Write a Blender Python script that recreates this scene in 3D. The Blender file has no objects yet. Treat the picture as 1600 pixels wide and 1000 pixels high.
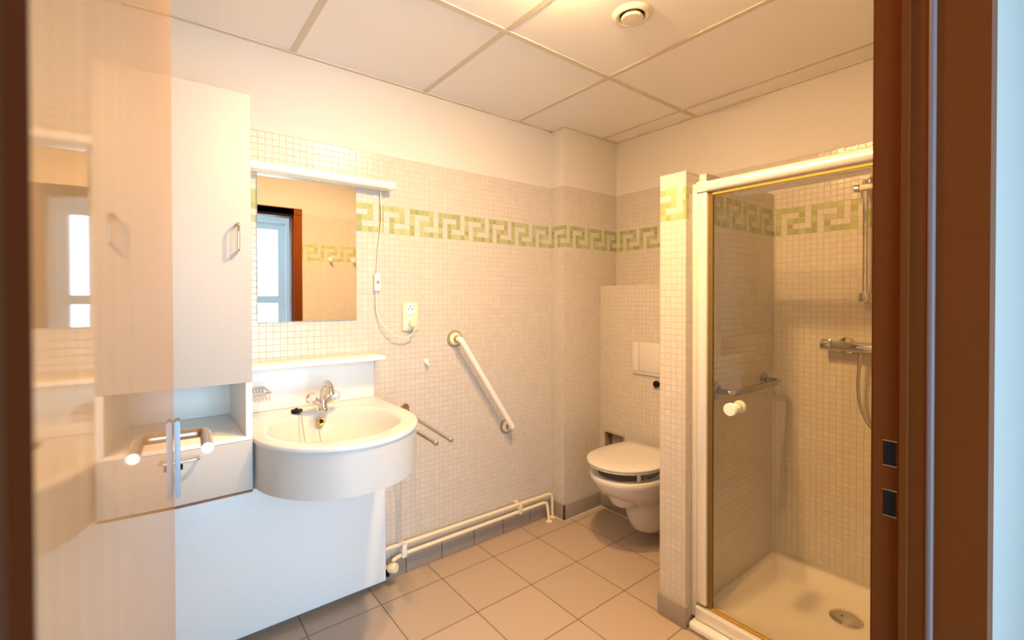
import bpy, bmesh, math, random
from mathutils import Vector, Matrix
random.seed(7)
sc = bpy.context.scene
COL = sc.collection
PI = math.pi

# ------------------------------------------------------------------ camera
F_PX, CX, CY = 724.2376, 812.1117, 473.737
yaw, pit, rol = math.radians(38.7607), math.radians(-0.5566), math.radians(-0.0878)
fw = Vector((math.sin(yaw)*math.cos(pit), math.cos(yaw)*math.cos(pit), math.sin(pit)))
rt = Vector((math.cos(yaw), -math.sin(yaw), 0)); upv = rt.cross(fw)
rt, upv = math.cos(rol)*rt+math.sin(rol)*upv, -math.sin(rol)*rt+math.cos(rol)*upv
cam = bpy.data.cameras.new('camera'); camo = bpy.data.objects.new('camera', cam); COL.objects.link(camo)
camo.matrix_world = Matrix(((rt.x, upv.x, -fw.x, 0), (rt.y, upv.y, -fw.y, 0), (rt.z, upv.z, -fw.z, 1.3348), (0, 0, 0, 1)))
cam.sensor_width = 36; cam.lens = F_PX/1600*36
cam.shift_x = (800-CX)/1600; cam.shift_y = (CY-500)/1600
cam.clip_start = 0.01
cam.dof.use_dof = True; cam.dof.focus_distance = 1.9; cam.dof.aperture_fstop = 9.0
sc.camera = camo

# ------------------------------------------------------------------ world, lights, exposure
wd = bpy.data.worlds.new('sky'); sc.world = wd; wd.use_nodes = True
bg = wd.node_tree.nodes['Background']; bg.inputs[0].default_value = (0.52, 0.80, 1.0, 1); bg.inputs[1].default_value = 15.0
sc.view_settings.view_transform = 'Standard'; sc.view_settings.look = 'None'
sc.view_settings.gamma = 1; sc.view_settings.exposure = -0.12; sc.view_settings.use_curve_mapping = False
LAMPS = ((.68, .86, .032, 2150.0), (.99, 1.00, .050, 1480.0))
def area(name, loc, rot, shape, sx, sy, energy, color, portal=False):
    l = bpy.data.lights.new(name, 'AREA'); l.shape = shape; l.size = sx; l.size_y = sy
    l.energy = energy; l.color = color
    o = bpy.data.objects.new(name, l); o.location = loc; o.rotation_euler = rot; COL.objects.link(o)
    if portal: l.cycles.is_portal = True
    return o
area('window_portal', (.325, -1.56, 1.21), (PI/2, 0, 0), 'RECTANGLE', 1.75, 1.92, 1, (1, 1, 1), True)
try:
    sc.cycles.max_bounces = 12; sc.cycles.diffuse_bounces = 6; sc.cycles.glossy_bounces = 6
    sc.cycles.transparent_max_bounces = 16; sc.cycles.sample_clamp_indirect = 4.0
    sc.cycles.use_denoising = True
except Exception: pass

# ------------------------------------------------------------------ room numbers
D, XB, H = 2.108, 2.426, 2.362
XP, YP = 1.945, 1.999          # pillar corner
TT, GT, TP = 2.012, 1.7751, 0.0262
YR, YH = 0.224, 0.092          # door wall: room face, hall face

# ------------------------------------------------------------------ materials
def newmat(name):
    m = bpy.data.materials.new(name); m.use_nodes = True
    return m, m.node_tree, m.node_tree.nodes['Principled BSDF']
def pm(name, col, rough=.5, metal=0, coat=0, ior=1.5, bump=0, bscale=80, var=0, sss=0):
    m, nt, b = newmat(name)
    b.inputs['Base Color'].default_value = (*col, 1); b.inputs['Roughness'].default_value = rough
    b.inputs['Metallic'].default_value = metal; b.inputs['IOR'].default_value = ior
    b.inputs['Coat Weight'].default_value = coat; b.inputs['Coat Roughness'].default_value = .05
    tc = nt.nodes.new('ShaderNodeTexCoord'); nz = nt.nodes.new('ShaderNodeTexNoise')
    nt.links.new(tc.outputs['Object'], nz.inputs['Vector']); nz.inputs['Scale'].default_value = bscale
    if bump:
        bp = nt.nodes.new('ShaderNodeBump'); bp.inputs['Strength'].default_value = bump; bp.inputs['Distance'].default_value = .002
        nt.links.new(nz.outputs['Fac'], bp.inputs['Height']); nt.links.new(bp.outputs['Normal'], b.inputs['Normal'])
    mx = nt.nodes.new('ShaderNodeMix'); mx.data_type = 'RGBA'
    v = var if var else .03
    mx.inputs['A'].default_value = (*[c*(1-v) for c in col], 1); mx.inputs['B'].default_value = (*[min(1, c*(1+v)) for c in col], 1)
    nt.links.new(nz.outputs['Fac'], mx.inputs['Factor']); nt.links.new(mx.outputs['Result'], b.inputs['Base Color'])
    return m
def M_(nt, op, a, b=None, c=None):
    n = nt.nodes.new('ShaderNodeMath'); n.operation = op
    for k, x in enumerate((a, b, c)):
        if x is None: continue
        if isinstance(x, (int, float)): n.inputs[k].default_value = x
        else: nt.links.new(x, n.inputs[k])
    return n.outputs[0]
def MIXC(nt, f, a, b):
    n = nt.nodes.new('ShaderNodeMix'); n.data_type = 'RGBA'
    for s, x in (('Factor', f), ('A', a), ('B', b)):
        if isinstance(x, (int, float)): n.inputs[s].default_value = x
        elif isinstance(x, tuple): n.inputs[s].default_value = (*x, 1)
        else: nt.links.new(x, n.inputs[s])
    return n.outputs['Result']
PLASTER = (.655, .625, .59)
def mosaic(name, axis, origin, sign=1, off=0.0, plaster=True, zoff=0.0):
    """small square glazed tiles with a green key border; axis picks the horizontal coordinate"""
    m, nt, b = newmat(name)
    tc = nt.nodes.new('ShaderNodeTexCoord'); sp = nt.nodes.new('ShaderNodeSeparateXYZ'); nt.links.new(tc.outputs['Object'], sp.inputs[0])
    cax = sp.outputs[axis]; z = sp.outputs['Z']
    u = M_(nt, 'MULTIPLY_ADD', M_(nt, 'SUBTRACT', cax, origin), sign/TP, off)
    v = M_(nt, 'DIVIDE', M_(nt, 'SUBTRACT', GT+zoff, z), TP)
    i, j = M_(nt, 'FLOOR', u), M_(nt, 'FLOOR', v); fu, fv = M_(nt, 'FRACT', u), M_(nt, 'FRACT', v)
    e = M_(nt, 'MAXIMUM', M_(nt, 'ABSOLUTE', M_(nt, 'SUBTRACT', fu, .5)), M_(nt, 'ABSOLUTE', M_(nt, 'SUBTRACT', fv, .5)))
    mr = nt.nodes.new('ShaderNodeMapRange'); nt.links.new(e, mr.inputs[0]); mr.inputs[1].default_value = .435; mr.inputs[2].default_value = .475
    g = mr.outputs[0]
    c = M_(nt, 'FLOORED_MODULO', i, 6.0)
    rm = None
    for k, mask in enumerate((31, 17, 29, 5, 61)):
        t = M_(nt, 'MULTIPLY', M_(nt, 'COMPARE', j, float(k), .5), float(mask))
        rm = t if rm is None else M_(nt, 'ADD', rm, t)
    bit = M_(nt, 'FLOORED_MODULO', M_(nt, 'FLOOR', M_(nt, 'ADD', M_(nt, 'DIVIDE', rm, M_(nt, 'POWER', 2.0, c)), .001)), 2.0)
    cb = nt.nodes.new('ShaderNodeCombineXYZ'); nt.links.new(i, cb.inputs[0]); nt.links.new(j, cb.inputs[1]); cb.inputs[2].default_value = origin*7
    wn = nt.nodes.new('ShaderNodeTexWhiteNoise'); nt.links.new(cb.outputs[0], wn.inputs['Vector'])
    sc_ = nt.nodes.new('ShaderNodeSeparateColor'); nt.links.new(wn.outputs['Color'], sc_.inputs[0])
    white = MIXC(nt, wn.outputs['Value'], (.565, .525, .475), (.605, .565, .515))
    green = MIXC(nt, sc_.outputs[0], (.29, .325, .115), (.43, .465, .235))
    tile = MIXC(nt, bit, white, green)
    col = MIXC(nt, g, tile, (.49, .45, .405))
    # uneven glaze, each tile tilted by a hair
    nz = nt.nodes.new('ShaderNodeTexNoise'); nt.links.new(tc.outputs['Object'], nz.inputs['Vector']); nz.inputs['Scale'].default_value = 170; nz.inputs['Detail'].default_value = 1
    h = M_(nt, 'MULTIPLY', g, -.55)
    h = M_(nt, 'MULTIPLY_ADD', M_(nt, 'SUBTRACT', sc_.outputs[1], .5), M_(nt, 'MULTIPLY', fu, .5), h)
    h = M_(nt, 'MULTIPLY_ADD', M_(nt, 'SUBTRACT', sc_.outputs[2], .5), M_(nt, 'MULTIPLY', fv, .5), h)
    h = M_(nt, 'MULTIPLY_ADD', nz.outputs['Fac'], .5, h)
    rough = M_(nt, 'MULTIPLY_ADD', g, .5, .16)
    if plaster:
        up_ = M_(nt, 'GREATER_THAN', z, TT+zoff)
        n2 = nt.nodes.new('ShaderNodeTexNoise'); nt.links.new(tc.outputs['Object'], n2.inputs['Vector']); n2.inputs['Scale'].default_value = 3
        pl = MIXC(nt, n2.outputs['Fac'], tuple(x*.98 for x in PLASTER), tuple(x*1.02 for x in PLASTER))
        col = MIXC(nt, up_, col, pl)
        h = M_(nt, 'MULTIPLY', h, M_(nt, 'SUBTRACT', 1.0, up_))
        rough = M_(nt, 'MAXIMUM', rough, M_(nt, 'MULTIPLY', up_, .85))
    nt.links.new(col, b.inputs['Base Color']); nt.links.new(rough, b.inputs['Roughness'])
    bp = nt.nodes.new('ShaderNodeBump'); bp.inputs['Strength'].default_value = .72; bp.inputs['Distance'].default_value = .0022
    nt.links.new(h, bp.inputs['Height']); nt.links.new(bp.outputs['Normal'], b.inputs['Normal'])
    return m
def floor_mat():
    m, nt, b = newmat('grey_beige_floor_tile')
    tc = nt.nodes.new('ShaderNodeTexCoord'); sp = nt.nodes.new('ShaderNodeSeparateXYZ'); nt.links.new(tc.outputs['Object'], sp.inputs[0])
    P = .3009
    u = M_(nt, 'DIVIDE', M_(nt, 'SUBTRACT', sp.outputs['X'], .4843), P); v = M_(nt, 'DIVIDE', M_(nt, 'SUBTRACT', sp.outputs['Y'], 1.9454), P)
    e = M_(nt, 'MAXIMUM', M_(nt, 'ABSOLUTE', M_(nt, 'SUBTRACT', M_(nt, 'FRACT', u), .5)), M_(nt, 'ABSOLUTE', M_(nt, 'SUBTRACT', M_(nt, 'FRACT', v), .5)))
    g = M_(nt, 'GREATER_THAN', e, .4925)
    cb = nt.nodes.new('ShaderNodeCombineXYZ'); nt.links.new(M_(nt, 'FLOOR', u), cb.inputs[0]); nt.links.new(M_(nt, 'FLOOR', v), cb.inputs[1])
    wn = nt.nodes.new('ShaderNodeTexWhiteNoise'); nt.links.new(cb.outputs[0], wn.inputs['Vector'])
    n1 = nt.nodes.new('ShaderNodeTexNoise'); nt.links.new(tc.outputs['Object'], n1.inputs['Vector']); n1.inputs['Scale'].default_value = 260; n1.inputs['Detail'].default_value = 3
    f = M_(nt, 'MULTIPLY_ADD', wn.outputs['Value'], .25, M_(nt, 'MULTIPLY', n1.outputs['Fac'], .75))
    col = MIXC(nt, f, (.39, .31, .24), (.50, .40, .315))
    col = MIXC(nt, g, col, (.15, .11, .08))
    nt.links.new(col, b.inputs['Base Color']); b.inputs['Roughness'].default_value = .55
    bp = nt.nodes.new('ShaderNodeBump'); bp.inputs['Strength'].default_value = .5; bp.inputs['Distance'].default_value = .002
    nt.links.new(M_(nt, 'MULTIPLY', g, -1.0), bp.inputs['Height']); nt.links.new(bp.outputs['Normal'], b.inputs['Normal'])
    return m
def skirt_mat(axis, name):
    m, nt, b = newmat(name)
    tc = nt.nodes.new('ShaderNodeTexCoord'); sp = nt.nodes.new('ShaderNodeSeparateXYZ'); nt.links.new(tc.outputs['Object'], sp.inputs[0])
    u = M_(nt, 'DIVIDE', M_(nt, 'SUBTRACT', sp.outputs[axis], .972), .1967)
    g = M_(nt, 'GREATER_THAN', M_(nt, 'ABSOLUTE', M_(nt, 'SUBTRACT', M_(nt, 'FRACT', M_(nt, 'ADD', u, .5)), .5)), 2.0) if axis != 'X' else M_(nt, 'LESS_THAN', M_(nt, 'ABSOLUTE', M_(nt, 'SUBTRACT', M_(nt, 'FRACT', M_(nt, 'ADD', u, .5)), .5)), .011)
    n1 = nt.nodes.new('ShaderNodeTexNoise'); nt.links.new(tc.outputs['Object'], n1.inputs['Vector']); n1.inputs['Scale'].default_value = 90
    col = MIXC(nt, n1.outputs['Fac'], (.27, .235, .205), (.34, .295, .26))
    col = MIXC(nt, g, col, (.06, .05, .045))
    nt.links.new(col, b.inputs['Base Color']); b.inputs['Roughness'].default_value = .3
    return m
def wood_door_mat():
    m, nt, b = newmat('glossy_beige_wood_laminate'); nt.nodes.remove(b)
    tc = nt.nodes.new('ShaderNodeTexCoord'); mp = nt.nodes.new('ShaderNodeMapping'); nt.links.new(tc.outputs['Object'], mp.inputs['Vector'])
    mp.inputs['Scale'].default_value = (90, 90, .8)
    n1 = nt.nodes.new('ShaderNodeTexNoise'); nt.links.new(mp.outputs[0], n1.inputs['Vector']); n1.inputs['Scale'].default_value = 1.5; n1.inputs['Detail'].default_value = 5
    mr = nt.nodes.new('ShaderNodeMapRange'); nt.links.new(n1.outputs['Fac'], mr.inputs[0]); mr.inputs[1].default_value = .3; mr.inputs[2].default_value = .7
    col = MIXC(nt, mr.outputs[0], (.335, .20, .092), (.36, .225, .112))
    df = nt.nodes.new('ShaderNodeBsdfDiffuse'); nt.links.new(col, df.inputs[0])
    gl = nt.nodes.new('ShaderNodeBsdfGlossy'); gl.inputs['Roughness'].default_value = .03
    nt.links.new(MIXC(nt, mr.outputs[0], (.93, .83, .745), (.95, .86, .785)), gl.inputs[0])
    fr = nt.nodes.new('ShaderNodeFresnel'); fr.inputs[0].default_value = 1.45
    mx = nt.nodes.new('ShaderNodeMixShader'); nt.links.new(M_(nt, 'MULTIPLY', fr.outputs[0], .68), mx.inputs[0])
    nt.links.new(df.outputs[0], mx.inputs[1]); nt.links.new(gl.outputs[0], mx.inputs[2]); nt.links.new(mx.outputs[0], nt.nodes['Material Output'].inputs['Surface'])
    return m
def glass_mat(name, tint, ior=1.5):
    m, nt, b = newmat(name); nt.nodes.remove(b)
    out = nt.nodes['Material Output']; tr = nt.nodes.new('ShaderNodeBsdfTransparent'); tr.inputs[0].default_value = (*tint, 1)
    gl = nt.nodes.new('ShaderNodeBsdfGlossy'); gl.inputs['Roughness'].default_value = 0.0
    fr = nt.nodes.new('ShaderNodeFresnel'); gm = nt.nodes.new('ShaderNodeNewGeometry')
    nt.links.new(M_(nt, 'POWER', ior, M_(nt, 'MULTIPLY_ADD', gm.outputs['Backfacing'], -2.0, 1.0)), fr.inputs[0])
    mx = nt.nodes.new('ShaderNodeMixShader'); nt.links.new(fr.outputs[0], mx.inputs[0]); nt.links.new(tr.outputs[0], mx.inputs[1]); nt.links.new(gl.outputs[0], mx.inputs[2])
    nt.links.new(mx.outputs[0], out.inputs['Surface'])
    return m
def crystal_mat():
    m, nt, b = newmat('clear_acrylic'); b.inputs['Transmission Weight'].default_value = .85; b.inputs['Roughness'].default_value = .03
    b.inputs['Base Color'].default_value = (.95, .97, 1, 1)
    return m
def emis(name, col, s):
    m, nt, b = newmat(name); b.inputs['Base Color'].default_value = (.9, .9, .9, 1)
    b.inputs['Emission Color'].default_value = (*col, 1); b.inputs['Emission Strength'].default_value = s
    return m

plaster = pm('white_plaster', PLASTER, .85, bump=.1, bscale=60)
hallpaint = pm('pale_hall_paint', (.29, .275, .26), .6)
ceilm = pm('ceiling_panel', (.90, .865, .82), .9, bump=.15, bscale=220)
ceilbar = pm('cream_ceiling_bar', (.66, .59, .48), .85)
mos_sink = mosaic('mosaic_sink_wall', 'X', .8456, 1, 0)
mos_psde = mosaic('mosaic_pillar_side', 'Y', D, -1, 0)
mos_pfrt = mosaic('mosaic_pillar_front', 'X', XP, 1, 4.16)
mos_back = mosaic('mosaic_toilet_wall', 'Y', 1.968, -1, 0)
mos_show = mosaic('mosaic_shower_back_wall', 'Y', .998, -1, 0, zoff=-.004)
mos_part = mosaic('mosaic_partition_inner', 'X', XB, 1, 0, zoff=-.004, plaster=False)
mos_post = mosaic('mosaic_post', 'Y', 1.157, -1, 2.0, plaster=False, zoff=.012)
mos_pstn = mosaic('mosaic_post_side', 'X', 1.69, 1, 0.0, plaster=False, zoff=.012)
mos_door = mosaic('mosaic_door_wall', 'X', .95, 1, 0)
mos_duct = mosaic('mosaic_duct', 'Y', 1.99, -1, 7, plaster=False, zoff=3.0)
floorm = floor_mat(); skx = skirt_mat('X', 'grey_skirting_tile'); sky_ = skirt_mat('Y', 'grey_skirting_tile_plain')
brown = pm('brown_painted_frame', (.115, .031, .0065), .4, var=.08, bscale=30)
brown.node_tree.nodes['Principled BSDF'].inputs['Specular IOR Level'].default_value = .02
doorm = wood_door_mat()
melam = pm('white_melamine', (.465, .455, .445), .5)
ceram = pm('white_ceramic', (.66, .64, .61), .12, coat=.5)
basinm = pm('cream_basin_acrylic', (.655, .66, .66), .16, coat=.4)
skirtm = pm('white_laminate_skirt', (.52, .525, .53), .3)
chrome = pm('polished_chrome', (.72, .71, .69), .06, metal=1)
steel = pm('brushed_steel', (.62, .58, .53), .28, metal=1)
melwhite = pm('bright_white_melamine', (.86, .855, .83), .35)
gsteel = pm('grey_polished_steel', (.42, .40, .37), .14, metal=1)
msteel = pm('satin_steel_lever', (.50, .44, .38), .26, metal=1)
dsteel = pm('dark_brushed_steel', (.20, .20, .22), .35, metal=1)
alum = pm('white_aluminium', (.82, .80, .76), .22, metal=.35)
brass = pm('gold_seal_strip', (.60, .36, .05), .25, metal=.3)
olive = pm('dark_gold_profile', (.20, .13, .03), .3, metal=.4)
darkg = pm('dark_rubber', (.012, .010, .009), .6)
darkg.node_tree.nodes['Principled BSDF'].inputs['Specular IOR Level'].default_value = .1
radm = pm('white_radiator_enamel', (.80, .845, .88), .3)
creamp = pm('cream_plastic', (.80, .70, .46), .35)
creampipe = pm('cream_pipe_paint', (.80, .71, .54), .3)
whitep = pm('white_plastic', (.86, .84, .80), .3)
nylon = pm('white_nylon_bar', (.88, .84, .80), .25)
greyp = pm('grey_plastic_ring', (.30, .24, .17), .4)
mirrorm = pm('mirror_silver', (.93, .93, .90), .0, metal=1, var=.001)
edgem = pm('mirror_edge', (.45, .5, .45), .2)
trayw = pm('cream_shower_tray', (.80, .77, .72), .14, coat=.5)
silic = pm('white_silicone', (.62, .59, .54), .4)
tintg = glass_mat('shower_glass', (.975, .96, .905)); wing = glass_mat('window_glass', (.97, .98, 1))
crystal = crystal_mat()

winfr = pm('white_window_frame', (.88, .90, .90), .35)
edgeb = pm('brown_board_edge', (.16, .09, .05), .6)
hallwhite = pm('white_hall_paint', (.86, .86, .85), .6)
hallfl = pm('grey_hall_floor', (.45, .44, .43), .5)
sealm = pm('grey_rubber_seal', (.15, .115, .125), .5)
sealm.node_tree.nodes['Principled BSDF'].inputs['Specular IOR Level'].default_value = .2
brown_shaded = pm('shaded_brown_stop', (.045, .016, .007), .6)  # frame brown with the shade beside the camera put into its colour
brown_shaded.node_tree.nodes['Principled BSDF'].inputs['Specular IOR Level'].default_value = .0
redm = pm('red_dot', (.7, .12, .04), .4)
hatchm = pm('hatch_cover', (.34, .27, .20), .4, metal=.2)
hatchf = pm('hatch_frame_metal', (.62, .54, .44), .3, metal=.5)
towelm = pm('satin_nickel_rod', (.66, .56, .45), .22, metal=1)
tubem = pm('opal_tube', (.88, .84, .78), .2, coat=.3)

# ------------------------------------------------------------------ mesh helpers
def box(bm, x0, x1, y0, y1, z0, z1, bev=0, seg=2):
    vs = [bm.verts.new((x, y, z)) for x in (x0, x1) for y in (y0, y1) for z in (z0, z1)]
    idx = ((0, 1, 3, 2), (4, 6, 7, 5), (0, 4, 5, 1), (2, 3, 7, 6), (0, 2, 6, 4), (1, 5, 7, 3))
    fs = [bm.faces.new([vs[i] for i in f]) for f in idx]
    if bev:
        es = list({e for f in fs for e in f.edges})
        bmesh.ops.bevel(bm, geom=es, offset=bev, segments=seg, affect='EDGES', profile=.5)
def prism(bm, poly, z0, z1):
    a = [bm.verts.new((x, y, z0)) for x, y in poly]; b = [bm.verts.new((x, y, z1)) for x, y in poly]
    n = len(poly); bm.faces.new(a[::-1]); bm.faces.new(b)
    for i in range(n): bm.faces.new((a[i], a[(i+1) % n], b[(i+1) % n], b[i]))
def rings(bm, rs, closed=True, cap0=True, cap1=True):
    R = [[bm.verts.new(p) for p in r] for r in rs]; n = len(R[0])
    for a, b in zip(R, R[1:]):
        for i in range(n if closed else n-1): bm.faces.new((a[i], a[(i+1) % n], b[(i+1) % n], b[i]))
    if cap0: bm.faces.new(R[0][::-1])
    if cap1: bm.faces.new(R[-1])
    return R
def frame(d):
    d = d.normalized(); a = Vector((0, 0, 1)) if abs(d.z) < .9 else Vector((1, 0, 0))
    u = d.cross(a).normalized(); return u, d.cross(u).normalized()
def tube(bm, pts, r, seg=14, cap=True):
    pts = [Vector(p) for p in pts]; n = len(pts); rs = [r]*n if isinstance(r, (int, float)) else r
    T = [(pts[min(i+1, n-1)]-pts[max(i-1, 0)]).normalized() for i in range(n)]
    u, _ = frame(T[0]); L = []
    for i in range(n):
        u = (u-T[i]*u.dot(T[i])).normalized(); w = T[i].cross(u)
        L.append([pts[i]+(u*math.cos(2*PI*k/seg)+w*math.sin(2*PI*k/seg))*rs[i] for k in range(seg)])
    rings(bm, L, True, cap, cap)
def lathe(bm, prof, o, ax, seg=28, sy=1.0, cap=True):
    """prof: list of (radius, distance along axis)"""
    ax = Vector(ax).normalized(); u, w = frame(ax); o = Vector(o)
    L = [[o+ax*h+(u*math.cos(2*PI*k/seg)+w*math.sin(2*PI*k/seg)*sy)*max(r, 1e-5) for k in range(seg)] for r, h in prof]
    rings(bm, L, True, cap, cap)
def arc(pts, rad=.02, n=6):
    """round the corners of a polyline"""
    P = [Vector(p) for p in pts]; out = [P[0]]
    for a, b, c in zip(P, P[1:], P[2:]):
        r = min(rad, (a-b).length*.49, (c-b).length*.49); p = b+(a-b).normalized()*r; q = b+(c-b).normalized()*r
        for k in range(n+1):
            t = k/n; out.append(p*(1-t)**2+b*2*t*(1-t)+q*t*t)
    out.append(P[-1]); return out
def spline(pts, n=8):
    P = [Vector(p) for p in pts]; P = [P[0]*2-P[1]]+P+[P[-1]*2-P[-2]]; out = []
    for a, b, c, d in zip(P, P[1:], P[2:], P[3:]):
        for k in range(n):
            t = k/n; out.append(.5*((2*b)+(c-a)*t+(2*a-5*b+4*c-d)*t*t+(3*b-a-3*c+d)*t**3))
    out.append(P[-2]); return out
def BM(): return bmesh.new()
def obj(name, bm, mat, parent=None, loc=None, smooth=None, sharp=35):
    bmesh.ops.recalc_face_normals(bm, faces=bm.faces)
    base = Vector((0, 0, 0))
    if parent is not None:
        p = parent
        while p is not None: base = base+p.location; p = p.parent
    elif loc is not None: base = Vector(loc)
    bmesh.ops.translate(bm, verts=bm.verts, vec=-base)
    if smooth is None: smooth = True
    me = bpy.data.meshes.new(name)
    if smooth:
        for f in bm.faces: f.smooth = True
        for e in bm.edges:
            if len(e.link_faces) == 2 and e.calc_face_angle(0) > math.radians(sharp): e.smooth = False
    bm.to_mesh(me); bm.free()
    for m in (mat if isinstance(mat, (list, tuple)) else [mat]): me.materials.append(m)
    o = bpy.data.objects.new(name, me); COL.objects.link(o)
    if parent is not None: o.parent = parent
    elif loc is not None: o.location = loc
    return o
def tag(o, label, cat, group=None):
    o['label'] = label; o['category'] = cat
    if group: o['group'] = group
    return o
def thing(name, loc, label, cat, group=None):
    o = bpy.data.objects.new(name, None); o.empty_display_size = .05; o.location = loc; COL.objects.link(o)
    return tag(o, label, cat, group)
def struct(name, bm, mat, parent=None):
    o = obj(name, bm, mat, parent)
    if parent is None: o['kind'] = 'structure'
    return o
def sb(name, mat, *b, bev=0):
    bm = BM()
    for q in b: box(bm, *q, bev=bev)
    return struct(name, bm, mat)

# ------------------------------------------------------------------ setting: bathroom shell
XL = -.42
sb('floor', floorm, (XL-.1, XB+.1, YR-.132, D+.1, -.08, 0))
sb('wall_sink', mos_sink, (XL-.1, XP+.001, D, D+.1, 0, H+.05))
bm = BM(); box(bm, XP, XB, YP, D+.1, 0, H+.05)
bm.faces.ensure_lookup_table(); bm.normal_update()
for f in bm.faces:
    if f.normal.x < -.5 or (abs(f.normal.x) > .5 and f.calc_center_median().x < XP+.01): f.material_index = 1
struct('wall_pillar', bm, [mos_pfrt, mos_psde])
sb('wall_toilet', mos_back, (XB, XB+.1, 1.08, D+.1, 0, H+.05))
sb('wall_shower', mos_show, (XB, XB+.1, YR-.132, 1.08, 0, H+.05))
sb('wall_left', plaster, (XL-.1, XL, YH, D+.1, 0, H+.05))
sb('wall_front', mos_door, (.935, XB+.1, YH+.006, YR, 0, H+.05), (-.076, .935, YH+.006, YR, 2.035, H+.05), (XL, -.076, YH+.006, YR, 0, H+.05))
sb('ceiling', ceilm, (XL-.1, XB+.1, YR-.132, D+.1, H, H+.08))
bars = [(x-.012, x+.012, YR, (D if x < XP else YP), H-.004, H+.002) for x in (.4773-.6, .4773, 1.0773, 1.6773, 2.2773)]
bars += [(XL, XB, y-.012, y+.012, H-.0045, H+.001) for y in (1.4267, .2420)]
sb('trim_1', ceilbar, *bars)
t = .016
sb('trim_2', ceilbar, (XL, XP, D-t, D, H-.006, H+.001), (XP-t, XP, YP, D, H-.006, H+.001), (XP-t, XB, YP-t, YP, H-.006, H+.001), (XB-t, XB, YR, YP, H-.006, H+.001))
# partition between toilet and shower: tiled post end and inner face
bm = BM(); box(bm, 1.69, XB, 1.037, 1.157, 0, 1.848); bm.normal_update()
for f in bm.faces:
    if f.normal.x < -.5: f.material_index = 1
struct('wall_partition', bm, [mos_pstn, mos_post])
sb('wall_shower_side', mos_part, (1.79, XB, 1.006, 1.037, 0, 1.848))
# boxed duct behind the toilet, with a recess for the inspection hatch
DX = 2.27
HY0, HY1, HZ0, HZ1 = 1.80, 1.968, .30, .497
bm = BM()
for q in ((DX, XB, 1.157, HY0, 0, 1.415), (DX, XB, HY1, YP, 0, 1.415), (DX, XB, HY0, HY1, 0, HZ0), (DX, XB, HY0, HY1, HZ1, 1.415), (DX+.08, XB, HY0, HY1, HZ0, HZ1)): box(bm, *q)
struct('wall_duct', bm, mos_duct)
# skirting tiles
sb('baseboard_sink', skx, (XL, XP, D-.011, D, 0, .092), bev=.002)
sb('baseboard_pillar', sky_, (XP-.010, XP, YP-.010, D-.011, 0, .095), (XP-.010, DX, YP-.010, YP, 0, .095), bev=.0015)
sb('baseboard_duct', sky_, (DX-.010, DX, 1.157, YP-.010, 0, .085), bev=.0015)
sb('baseboard_partition', sky_, (1.677, 1.69, 1.028, 1.160, 0, .088), (1.69, 1.71, 1.028, 1.037, 0, .088), bev=.0015)
sb('trim_3', silic, (XP-.014, DX, YP-.015, YP-.010, 0, .006), (XP-.015, XP-.010, YP-.012, D-.02, 0, .006), (DX-.014, DX-.010, 1.16, YP-.015, 0, .006))

# ------------------------------------------------------------------ door frame, door leaf
Z1 = 2.0
jr = [(.905, .190), (.896, .1885), (.896, .1795), (.900, .178), (.900, .1575), (.9045, .1565), (.9045, .1495), (.900, .1485), (.900, YH), (.955, YH), (.955, YH+.006), (.935, YH+.006), (.935, YR-.001), (.965, YR-.001), (.965, YR+.004), (.914, YR+.004), (.914, YR), (.905, YR)]
bm = BM()
HS = ((.194, .210, .9935, 1.033), (.194, .210, 1.0725, 1.1105))
prism(bm, jr, 0, Z1)
# head
box(bm, -.076, .905, YR-.03, YR+.008, Z1, Z1+.045); box(bm, -.076, .9, YH, YR-.03, Z1-.012, Z1+.03); box(bm, -.06, .965, YR, YR+.008, Z1, Z1+.05); box(bm, .905, .935, YH, YR, Z1-.001, Z1+.035)
# hinge side
box(bm, -.0765, -.070, .1125, YR+.008, 0, Z1)
fr = struct('trim_4', bm, brown)
bm = BM(); box(bm, -.076, -.0152, YH, .1125, 0, Z1-.012); struct('hinge_stop', bm, brown_shaded, fr)
bm = BM(); tube(bm, [(.901, .153, .0), (.901, .153, Z1-.01)], .0048, 10); struct('seal', bm, sealm, fr)
for q in HS:
    bm = BM(); box(bm, .9046, .9052, q[0], q[1], q[2], q[3]); struct('latch_slot', bm, darkg, fr)
    bm = BM(); w = .0012
    for r in ((q[0]-w, q[1]+w, q[2]-w, q[2]), (q[0]-w, q[1]+w, q[3], q[3]+w)): box(bm, .9044, .9052, *r)
    struct('latch_slot_rim', bm, steel, fr)
th = math.radians(3.15); L0 = Vector((-.0154, .1145, 0)); dv = Vector((math.sin(th), math.cos(th), 0)); nv = Vector((math.cos(th), -math.sin(th), 0))
LEN = .9155
def leafpt(s, n, z): p = L0+dv*s+nv*n; return (p.x, p.y, z)
def leafbox(bm, s0, s1, n0, n1, z0, z1, bev=0):
    vs = [bm.verts.new(leafpt(s, n, z)) for s in (s0, s1) for n in (n0, n1) for z in (z0, z1)]
    fs = [bm.faces.new([vs[i] for i in f]) for f in ((0, 1, 3, 2), (4, 6, 7, 5), (0, 4, 5, 1), (2, 3, 7, 6), (0, 2, 6, 4), (1, 5, 7, 3))]
    if bev: bmesh.ops.bevel(bm, geom=list({e for f in fs for e in f.edges}), offset=bev, segments=2, affect='EDGES')
bm = BM(); leafbox(bm, 0, LEN, -.040, 0, .008, Z1-.016)
door = struct('door_1', bm, doorm)
bm = BM(); leafbox(bm, LEN-.052, LEN-.024, .0015, .0095, .995, 1.128, .002); pl_ = struct('escutcheon', bm, dsteel, door)
bm = BM()
zl = 1.100
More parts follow.
